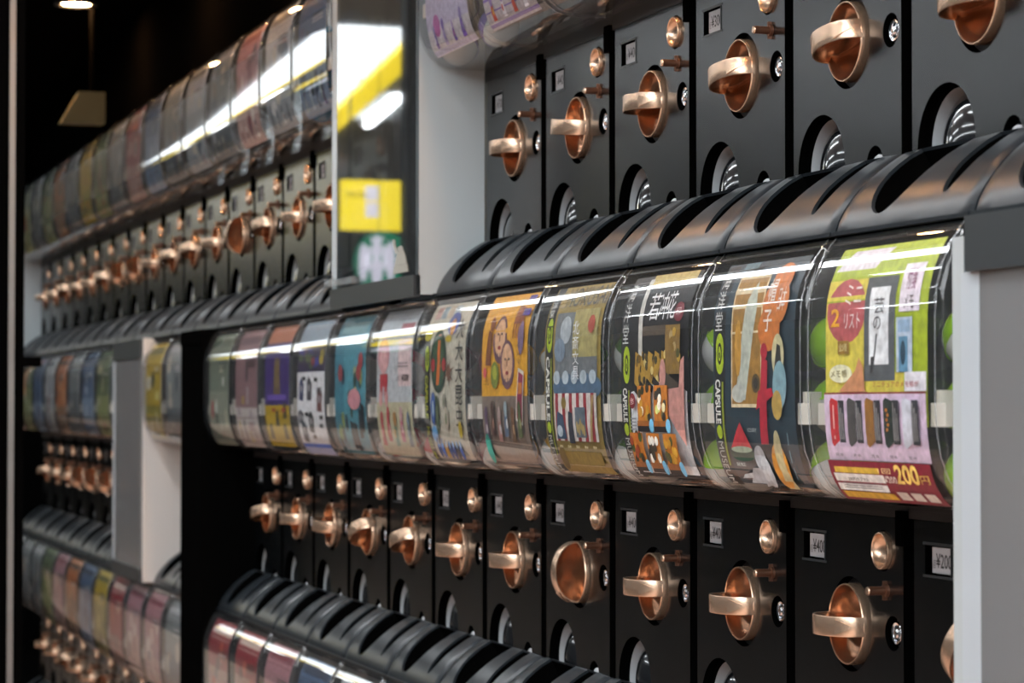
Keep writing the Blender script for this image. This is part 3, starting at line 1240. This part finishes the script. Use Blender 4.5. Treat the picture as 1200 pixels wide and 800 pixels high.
# ------------------------------------------------------------------ big structure: the hall across the aisle
struct('ceiling_hall', (-8.2, -9, 3.3), (-.45, 75, 3.4), M['hallceil'])
struct('wall_opposite', (-8.3, -9, 0), (-8.2, 75, 3.4), M['hallwall'])
struct('wall_far', (-8.2, 75, 0), (.6, 34.1, 3.4), M['hallwall'])
struct('wall_behind', (-8.2, -9.1, 0), (.6, -9, 3.4), M['backwall'])


def tube_fixture(x, t0, t1, wid, label):
    o = empty('tube_light', (x, (t0 + t1) / 2, 3.3), label, 'ceiling light', 'tube lights over the aisle')
    L = (t1 - t0) / 2
    mb = MB(); mb.box((-wid * .7, -L, -.03), (wid * .7, L, 0))
    link('housing', mb.mesh('housing', [M['hallceil']]), o)
    mb = MB()
    n = 12
    vs = [(wid / 2 * cos(2 * pi * k / n), y, -.055 + .018 * sin(2 * pi * k / n)) for y in (-L, L) for k in range(n)]
    mb.add(vs, [(k, (k + 1) % n, n + (k + 1) % n, n + k) for k in range(n)] + [tuple(range(n)), tuple(range(n, 2 * n))])
    link('tube', mb.mesh('tube', [M['tube']]), o)
    return o


WORD = ['first', 'second', 'third', 'fourth', 'fifth', 'sixth', 'seventh', 'eighth', 'ninth', 'tenth']
for (x, rowname, wid, t0, ln, gap, cnt) in ((-1.15, 'nearest the machines', .22, -7.2, 2.3, .12, 7), (-2.05, 'second from the machines', .07, -8.0, 2.3, .9, 6), (-3.9, 'third from the machines', .07, -7.5, 2.4, 1.3, 6),
                                                  (-6.3, 'added as fill light', .08, -7.4, 2.4, .1, 9)):  # last row added to lift the sheen of the upper front panels
    for k in range(cnt):
        a = t0 + k * (ln + gap)
        tube_fixture(x, a, a + ln, wid, 'white fluorescent tube light on the hall ceiling, %s of the row %s' % (WORD[k], rowname))

# further down the hall: a run of luminous panels, a yellow slatted strip and tubes, drifting away from the machines
DRIFT = 1 / 8.13


def run_x(x0, t):
    return x0 - (t - 12.5) * DRIFT


def skew_box(mb, x0, x1, t0, t1, z0, z1):
    v = []
    for z in (z0, z1):
        for (x, t) in ((x0, t0), (x1, t0), (x1, t1), (x0, t1)): v.append((run_x(x, t), t, z))
    mb.add(v, [(0, 3, 2, 1), (4, 5, 6, 7), (0, 1, 5, 4), (1, 2, 6, 5), (2, 3, 7, 6), (3, 0, 4, 7)])


for k in range(7):
    t = 12.3 + k * 1.9
    mb = MB(); skew_box(mb, -2.64, -2.12, t, t + 1.7, 3.26, 3.3)
    o = link('luminous_panel', mb.mesh('luminous_panel', [M['lumin']]))
    tag(o, 'white luminous ceiling panel, %s along the run down the hall' % WORD[k], 'ceiling light', 'luminous panels down the hall')
for k in range(4):  # added fill panels, brighten the boards, post and grips facing the camera
    o = boxobj('luminous_panel', (-3.75, -8.4 + k * 2.1, 3.26), (-2.2, -6.5 + k * 2.1, 3.3), M['lumin_fill'])
    tag(o, 'wide white fill light panel added behind the camera, %s from the back wall' % WORD[k], 'ceiling light', 'fill panels added behind')
    o = boxobj('luminous_panel', (-6.0, -8.4 + k * 2.1, 3.26), (-4.1, -6.5 + k * 2.1, 3.3), M['lumin_fill'])
    tag(o, 'white fill light panel added behind the camera near the opposite wall, %s from the back wall' % WORD[k], 'ceiling light', 'fill panels added behind')
o = empty('slatted_strip', (0, 0, 0), 'yellow slatted ceiling strip beside the luminous panels', 'ceiling strip')
for k in range(90):
    t = 12.4 + k * .2
    mb = MB(); skew_box(mb, -2.81, -2.66, t, t + .15, 3.24, 3.29)
    link('slat', mb.mesh('slat', [M['yellow']]), o)
for k in range(4):
    t = 14.9 + k * 4.5
    mb = MB(); skew_box(mb, -3.0, -2.96, t, t + 1.4, 3.24, 3.3)
    o = link('tube_light', mb.mesh('tube_light', [M['tube']]))
    tag(o, 'lone fluorescent tube beyond the yellow slatted strip, %s down the hall' % WORD[k], 'ceiling light', 'tube lights over the aisle')



def hall_sign():
    o = empty('hanging_sign', (-2.99, 14.4, 2.552), 'yellow lit hanging sign with small pictograms', 'sign')
    mb = MB(); mb.box((-.20, -.04, -.15), (.20, .04, .15)); link('sign_face', mb.mesh('sign_face', [M['yellow']]), o)
    mb = MB(); mb.box((-.15, -.006, .15), (-.14, .006, .69)); mb.box((.14, -.006, .15), (.15, .006, .69)); link('hanger', mb.mesh('hanger', [M['bar']]), o)
    mb = MB()
    for (x, z, w, h) in ((.02, .07, .04, .045), (.02, -.03, .04, .045)): mb.box((x - w, -.044, z - h), (x + w, -.0405, z + h))
    link('pictogram', mb.mesh('pictogram', [M['signwhite']]), o)
    vs, fs = text_tris('出口 EXIT')
    mb = MB(); mb.add([(.06 + .12 * x, -.042, .04 + .045 * y) for x, y in vs], fs)
    link('lettering', mb.mesh('lettering', [M['ink']]), o)


hall_sign()

def round_sign():
    o = empty('round_sign', (-2.38, 12.0, 2.077), 'round green and white coffee shop sign with a crowned long haired figure', 'sign')
    o.rotation_euler = (0, 0, radians(58))
    def disc(rx, rz, y, n=40, x0=0, z0=0): return [(x0 + rx * cos(2 * pi * k / n), y, z0 + rz * sin(2 * pi * k / n)) for k in range(n)]
    mb = MB()
    a, b = disc(.165, .145, .0), disc(.165, .145, .05)
    n = 40
    mb.add(a + b, [tuple(range(n)), tuple(range(n, 2 * n))] + [(k, (k + 1) % n, n + (k + 1) % n, n + k) for k in range(n)])
    link('sign_disc', mb.mesh('sign_disc', [M['signgreen']]), o)
    mb = MB()
    def e(x, z, rx, rz): mb.add(disc(rx * .72, rz * .66, -.004 , 24, x * .72, z * .66), [tuple(range(24))])
    e(0, .08, .05, .07)
    mb.add([(-.036, -.004, .092), (.036, -.004, .092), (.043, -.004, .125), (.018, -.004, .109), (0, -.004, .139), (-.018, -.004, .109), (-.043, -.004, .125)], [(0, 1, 2, 3, 4, 5, 6)])
    e(0, -.08, .055, .11)
    e(-.13, -.01, .045, .15); e(.13, -.01, .045, .15)
    e(-.075, .02, .025, .1); e(.075, .02, .025, .1)
    link('emblem', mb.mesh('emblem', [M['signwhite']]), o)
    mb = MB(); mb.box((-.0015, .01, .14), (.0015, .013, 1.22)); link('hanger', mb.mesh('hanger', [M['bar']]), o)


round_sign()
struct('column_hall', (-1.85, 7.55, 0), (-1.40, 8.0, 3.29), M['hallwall'])

# ------------------------------------------------------------------ downlights in the soffit
for k in range(7):
    t = .70 + k * .88
    o = empty('downlight', (-.16, t, 2.32), 'small warm recessed downlight in the black ceiling, %s above the machines' % ('first', 'second', 'third', 'fourth', 'fifth', 'sixth', 'seventh', 'eighth', 'ninth')[k], 'ceiling light', 'downlights in the black ceiling')
    mb = MB()
    n = 24
    for (r0, z0, r1, z1) in ((.052, 0, .052, -.006), (.052, -.006, .040, -.006), (.040, -.006, .036, -.001)):
        mb.add([(r0 * cos(2 * pi * q / n), r0 * sin(2 * pi * q / n), z0) for q in range(n)] + [(r1 * cos(2 * pi * q / n), r1 * sin(2 * pi * q / n), z1) for q in range(n)],
               [(q, (q + 1) % n, n + (q + 1) % n, n + q) for q in range(n)])
    link('trim_ring', mb.mesh('trim_ring', [M['bar']], True), o)
    mb = MB()
    mb.add([(.037 * cos(2 * pi * q / n), .037 * sin(2 * pi * q / n), -.0012) for q in range(n)], [tuple(range(n))])
    link('lamp', mb.mesh('lamp', [M['lamp']]), o)

# ------------------------------------------------------------------ dividers, covers and posts
def cover(name, t0, t1, z0, z1, label, sheet_mat='plate'):
    """clear cover over a pillar between the banks: sheet, frosted far edge, dark bar below"""
    o = empty(name, (-.094, (t0 + t1) / 2, z0), label, 'cover panel')
    L = (t1 - t0) / 2
    H = z1 - z0
    mb = MB(); mb.box((-.002, -L, .0), (.002, L - .028, H)); link('clear_sheet', mb.mesh('clear_sheet', [M[sheet_mat]]), o)
    mb = MB(); mb.box((-.0025, L - .028, .0), (.0025, L, H)); link('edge_strip', mb.mesh('edge_strip', [M['edge']]), o)
    return o


# top row, between the banks
board = boxobj('divider_board', (-.092, 3.187, 1.499), (.0, 3.203, 2.03), M['board'])
tag(board, 'light grey divider board standing beside the clear cover in the top row', 'divider')
cv = cover('pillar_cover', 3.187, 3.655, 1.499, 2.30, 'tall glossy clear cover panel reflecting the yellow sign')
mb = MB(); mb.box((-.006, -.234, -.003), (.004, .234, .026)); link('bottom_bar', mb.mesh('bottom_bar', [M['bar']]), cv)
mb = MB(); mb.box((-.012, .205, .03), (.0, .245, .042)); mb.box((-.008, .09, .030), (-.002, .2, .040)); link('clip', mb.mesh('clip', [M['hatch']]), cv)
struct('pillar_1', (.02, 3.205, 1.49), (.25, 3.679, 2.30), M['bar'])
# pale cutouts painting in the reflection of a figure with a torch
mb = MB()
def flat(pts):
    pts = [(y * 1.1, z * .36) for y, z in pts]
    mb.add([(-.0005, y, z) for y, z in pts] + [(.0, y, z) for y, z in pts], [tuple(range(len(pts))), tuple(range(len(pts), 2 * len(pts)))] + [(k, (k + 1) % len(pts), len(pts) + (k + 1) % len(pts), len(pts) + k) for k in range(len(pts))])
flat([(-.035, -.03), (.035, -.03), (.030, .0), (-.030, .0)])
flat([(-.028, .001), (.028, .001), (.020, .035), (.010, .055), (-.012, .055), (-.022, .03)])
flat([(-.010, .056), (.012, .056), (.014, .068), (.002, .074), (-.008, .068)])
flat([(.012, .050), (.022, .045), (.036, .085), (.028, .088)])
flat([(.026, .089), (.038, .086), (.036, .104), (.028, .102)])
st = link('figure_reflection_decal', mb.mesh('figure_reflection_decal', [M['reflection_decal']], False), None, (-.0965, 3.262, 1.542))
tag(st, 'painted reflection of a robed figure raising a torch on the clear cover', 'reflection_decal')

# middle row, pillar on the far side
b2 = boxobj('divider_board', (-.092, 5.384, .965), (.0, 5.40, 1.497), M['whiteboard'])
tag(b2, 'off-white divider board between the far banks of the middle row', 'divider')
cv2 = cover('pillar_cover', 5.402, 5.79, .990, 1.455, 'narrow clear cover panel beside the off-white board', 'cloudy')
mb = MB(); mb.box((-.006, -.194, -.026), (.004, .194, .003)); link('bottom_bar', mb.mesh('bottom_bar', [M['bar']]), cv2)
mb = MB(); mb.box((-.004, -.194, .463), (.006, .194, .503)); link('top_bar', mb.mesh('top_bar', [M['bar']]), cv2)
struct('pillar_2', (.02, 5.402, .965), (.25, 5.845, 1.497), M['board'])

# middle row, the pillar nearest the camera
b3 = boxobj('divider_board', (-.0935, 1.672, .965), (.0, 1.690, 1.478), M['board'])
tag(b3, 'white edged divider board right of the notepad card machine', 'divider')
cv3 = cover('pillar_cover', 1.215, 1.671, .965, 1.450, 'cloudy grey cover panel nearest the camera', 'cloudy')
mb = MB(); mb.box((-.008, -.228, .485), (.004, .212, .527)); link('top_bar', mb.mesh('top_bar', [M['bar']]), cv3)
struct('pillar_3', (-.070, 1.215, .965), (.25, 1.669, 1.45), M['board'])

# black filler post in the middle and lower rows
post = MB(); post.box((-.102, 4.672, .0), (-.001, 4.884, 1.496)); post.box((-.001, 4.672, .428), (.25, 4.884, 1.496)); post.box((-.104, 4.672, 1.468), (-.102, 4.885, 1.492))
o = link('filler_post', post.mesh('filler_post', [M['black']]))
tag(o, 'black filler post between the banks of the middle row', 'post')

# far end of the gallery
tag(boxobj('divider_board', (-.085, 7.892, 1.50), (.25, 7.91, 2.03), M['board']), 'light grey divider board at the far end of the top row', 'divider')
tag(boxobj('notice_board', (-.116, 7.60, 1.38), (-.104, 7.92, 1.545), M['rust'], bevel=.003), 'rust brown notice board at the far end by the door post', 'board')
o = empty('sign_reflection_box', (-.140, 6.0, 2.100), 'dim olive box imitating a sign reflection under the black ceiling', 'sign')  # added box imitating the reflection of a sign in the dark
mb = MB(); mb.add([(-.055, -.03, -.07), (.05, -.03, -.07), (.05, -.03, .006), (-.012, -.03, .006), (-.055, .03, -.07), (.05, .03, -.07), (.05, .03, .006), (-.012, .03, .006)],
                  [(0, 1, 2, 3), (4, 5, 6, 7), (0, 1, 5, 4), (1, 2, 6, 5), (2, 3, 7, 6), (3, 0, 4, 7)])
link('box', mb.mesh('box', [M['olive']]), o)
mb = MB(); mb.box((.016, -.005, .006), (.024, .005, .22)); link('rod', mb.mesh('rod', [M['black']]), o)

# door post at the edge of the frame
o = empty('door_post', (-.48, 4.5, 0), 'tall steel and black door post at the edge of the aisle', 'post')
mb = MB(); mb.box((-.0045, 0, 0), (.0060, .004, 2.32)); link('steel_strip', mb.mesh('steel_strip', [M['steel']]), o)
mb = MB(); mb.box((.0061, 0, 0), (.023, .03, 2.32)); mb.box((-.03, .0045, 0), (.0060, .03, 2.32)); link('black_frame', mb.mesh('black_frame', [M['black']]), o)
mb = MB(); mb.box((.023, .0, 1.42), (.054, .02, 1.437)); link('bracket', mb.mesh('bracket', [M['black']]), o)

# ------------------------------------------------------------------ the machines
ORD = ['zeroth', 'first', 'second', 'third', 'fourth', 'fifth', 'sixth', 'seventh', 'eighth', 'ninth', 'tenth', 'eleventh', 'twelfth', 'thirteenth',
       'fourteenth', 'fifteenth', 'sixteenth', 'seventeenth', 'eighteenth', 'nineteenth']
PALS = {
    'grey': ['7c8486', '5c6468', 'b0b4b8', '3c4450', '8c7c6c', 'c0b8a8', '50606c'],
    'green': ['5a6c48', '8c9460', '2c3c2c', 'b8b490', 'a0442c', '404c3c', 'c0c8b0'],
    'yellow': ['b49c30', '8c8434', '5c5c30', 'd8cc80', '3c3c2c', 'a86c3c', 'ccc8b8'],
    'blue': ['4c6484', '7c90a8', '2c3850', 'b8c4d0', '5c5470', '90a0a0', '343c48'],
    'orange': ['b46c3c', '8c6c54', '4c3c34', 'd8a878', '6c7c84', 'a8a098', '3c4448'],
    'pink': ['a87c84', 'c0a098', '7c3c48', 'd8c4bc', '5c5460', '9c5c5c', 'e0d8d0'],
    'red': ['8c3038', 'a8847c', 'd0bcb0', '4c2c34', '6c6c70', 'b85c48', 'e0d0c8'],
    'purple': ['5c4880', '8c78a8', 'c8bcd8', 'b05c90', '3c3058', 'd8d0e0', '7870a0'],
    'white': ['b8bcc0', '98a0a4', '5c646c', 'd8d8d8', '8c5c5c', '48586c', 'c8c0b0'],
}
_rc = {}


def rc(seed, pal, split=None):
    k = (seed, pal, split)
    if k not in _rc: _rc[k] = random_card(seed, PALS[pal], split).mesh()
    return _rc[k]


mid = [
    (-1, 'capsule machine with the yellow and pink notepad card, beside the white edged divider', card_phone(), 'yellow green and pink card of miniature notepads', -58, '¥200'),
    (0, 'capsule machine with the dark teal card of animals and a watermelon slice', card_natural(), 'dark teal card with small figures', 0, '¥400'),
    (1, 'capsule machine with the black and white card showing five flower tiles', card_flowers(), 'black and white card with flower tiles', 0, '¥400'),
    (2, 'capsule machine with the gold card lettered HOKUSAI', card_wave(), 'gold card with red and white stripes', 0, '¥400'),
    (3, 'capsule machine with the bright orange card of round painted faces', card_faces(), 'orange card over a brown strip', 88, '¥400'),
    (4, 'capsule machine with the off-white card of beetles and a spider', card_insects(), 'off-white card of insects', 0, '¥400'),
    (5, 'capsule machine with the pale card priced 300 yen and red dolls', card_pink(), 'pale grey and cream card with red dolls', 0, '¥300'),
    (6, 'capsule machine with the turquoise card of dark diagonal shapes', card_turquoise(), 'turquoise card', -20, '¥400'),
    (7, 'capsule machine with the white card of small gadgets above a blue line', card_gadgets(), 'white card of gadgets', -28, '¥300'),
    (8, 'capsule machine with the purple card above a yellow half', card_purple(), 'purple and yellow card', 5, '¥400'),
    (9, 'capsule machine with the rosy brown card and white lower half, middle row', random_card(21, ['8c6c70', 'c8c0bc', '5c4450', 'b8a040', '9c7c80', 'a89ca0', '3c343c'], .36), 'rosy brown card', 0, '¥300'),
    (10, 'capsule machine with the grey green card, last before the black post', random_card(22, ['707c6c', '8c9484', '3c4c3c', 'b8b8a0', 'a8343c', '505c50', 'c8ccc0'], .5), 'grey green card', -14, '¥200'),
]
for (i, lab, card, cl, kn, pr) in mid:
    machine('middle', i, lab, card.mesh(), cl, kn, pr)
machine('middle', 12, 'capsule machine with the grey card just beyond the black post', rc(31, 'grey'), None, 0, '¥300', -.03, True)
machine('middle', 13, 'capsule machine with the yellow green card beside the off-white divider', rc(32, 'yellow'), None, 10, '¥300', -.03, True)
farpal = ['green', 'blue', 'grey', 'orange', 'white', 'blue', 'green', 'pink']
for k in range(8):
    machine('middle', 16 + k, 'blurred capsule machine with the %s card, %s beyond the far clear cover, middle row' % (farpal[k], ORD[k + 1]), rc(40 + k, farpal[k]), None, (0, 0, 35, 45, 40, 5, 0, -10)[k], '¥300', -.06, True)

# top row: near bank
toppal = ['white', 'grey', 'blue', 'white', 'pink', 'orange', 'purple']
for k, i in enumerate((-2, -1, 0, 1, 2, 3, 4)):
    lab = ('capsule machine nearest the camera in the top row', 'capsule machine in the top row above the notepad card',
           'capsule machine in the top row above the teal animal card', 'capsule machine in the top row above the flower tile card',
           'capsule machine in the top row above the gold card', 'capsule machine with the orange and purple card in the top row',
           'capsule machine with the pale violet card beside the light grey divider')[k]
    machine('top', i, lab, rc(60 + k, toppal[k]) if k < 5 else
            random_card(66, ['7860a8', 'b8b0b4', 'c8503c', 'd8a83c', '8c70b0', 'd8d4d8', 'b84c38'], .3).mesh() if k == 5 else random_card(67, ['b8b0c8', 'c4c0c4', '6c50a0', 'b05c98', 'd0c8dc', '8c7cb0', 'a898c0'], .2).mesh(),
            None, (0, -5, -12, -10, 0, 6, 0)[k], '¥400' if k % 3 else '¥300')
# top row: far bank
farang = {7: 0, 8: 0, 9: 4, 10: -12, 11: 92, 12: 0, 13: -14, 14: -10, 15: 6, 16: 40, 17: 38, 18: -12, 19: 4, 20: 0, 21: -16, 22: 0, 23: 0}
tp = ['blue', 'white', 'pink', 'grey', 'white', 'grey', 'blue', 'red', 'grey', 'green', 'yellow', 'grey', 'orange', 'green', 'grey', 'green', 'grey']
for k, i in enumerate(range(7, 24)):
    machine('top', i, 'capsule machine with the %s card, %s beyond the clear cover in the top row' % (tp[k], ORD[k + 1]), rc(80 + k, tp[k]), None, farang[i], '¥300', 0, i > 10)

# lower row
lp = ['white', 'blue', 'grey', 'green', 'pink', 'blue', 'orange', 'grey', 'blue', 'pink', 'red', 'red']
for k, i in enumerate(range(-1, 11)):
    machine('lower', i, 'capsule machine in the lower row, %s along from the camera' % ORD[k + 1], rc(100 + k, lp[k]), None, 0, '¥300', 0, True)
lq = ['grey', 'pink', 'pink', 'red', 'yellow', 'blue', 'orange', 'pink', 'green', 'grey', 'grey', 'white']
for k in range(12):
    machine('lower', 12 + k, 'blurred capsule machine with the %s card, lower row, %s beyond the black post' % (lq[k], ORD[k + 1]), rc(120 + k, lq[k]), None, (0, 20, -15, 0, 60, 0, 40, 0, 0, -20, 0, 0)[k], '¥300', -.03, True)

# ------------------------------------------------------------------ toy capsules in view beside the cards
edge = [(.0355, .032), (.0365, .0865), (.0375, .141), (P - .0355, .032), (P - .0365, .0865), (P - .0360, .141)]
WHERE = ['lowest at the near end', 'middle one at the near end', 'topmost at the near end', 'lowest at the far end', 'middle one at the far end', 'topmost at the far end']
for (row, i, nm, col, lab) in (
        ('middle', -1, 'lime', '86b81c', 'lime green toy capsule behind the notepad card'),
        ('middle', 0, 'lime', '86b81c', 'lime green toy capsule behind the teal animal card'),
        ('middle', 1, 'lime', '86b81c', 'lime green toy capsule behind the flower tile card'),
        ('middle', 2, 'forest', '3c6420', 'dark green toy capsule behind the gold HOKUSAI card'),
        ('middle', 3, 'amber', 'b88a28', 'amber toy capsule behind the orange faces card'),
        ('middle', 4, 'rose', '6c3c44', 'dull red toy capsule behind the insect card'),
        ('middle', 5, 'red', 'b81c34', 'bright red toy capsule behind the 300 yen card'),
        ('middle', 6, 'smoke', '5c6468', 'smoky grey toy capsule behind the turquoise card'),
        ('top', 7, 'azure', '0c7cb4', 'azure blue toy capsule beside the clear cover'),
        ('top', 4, 'violet', '8c7cb0', 'violet toy capsule above the light grey divider')):
    capsules(row, i, nm, col, lab, edge)
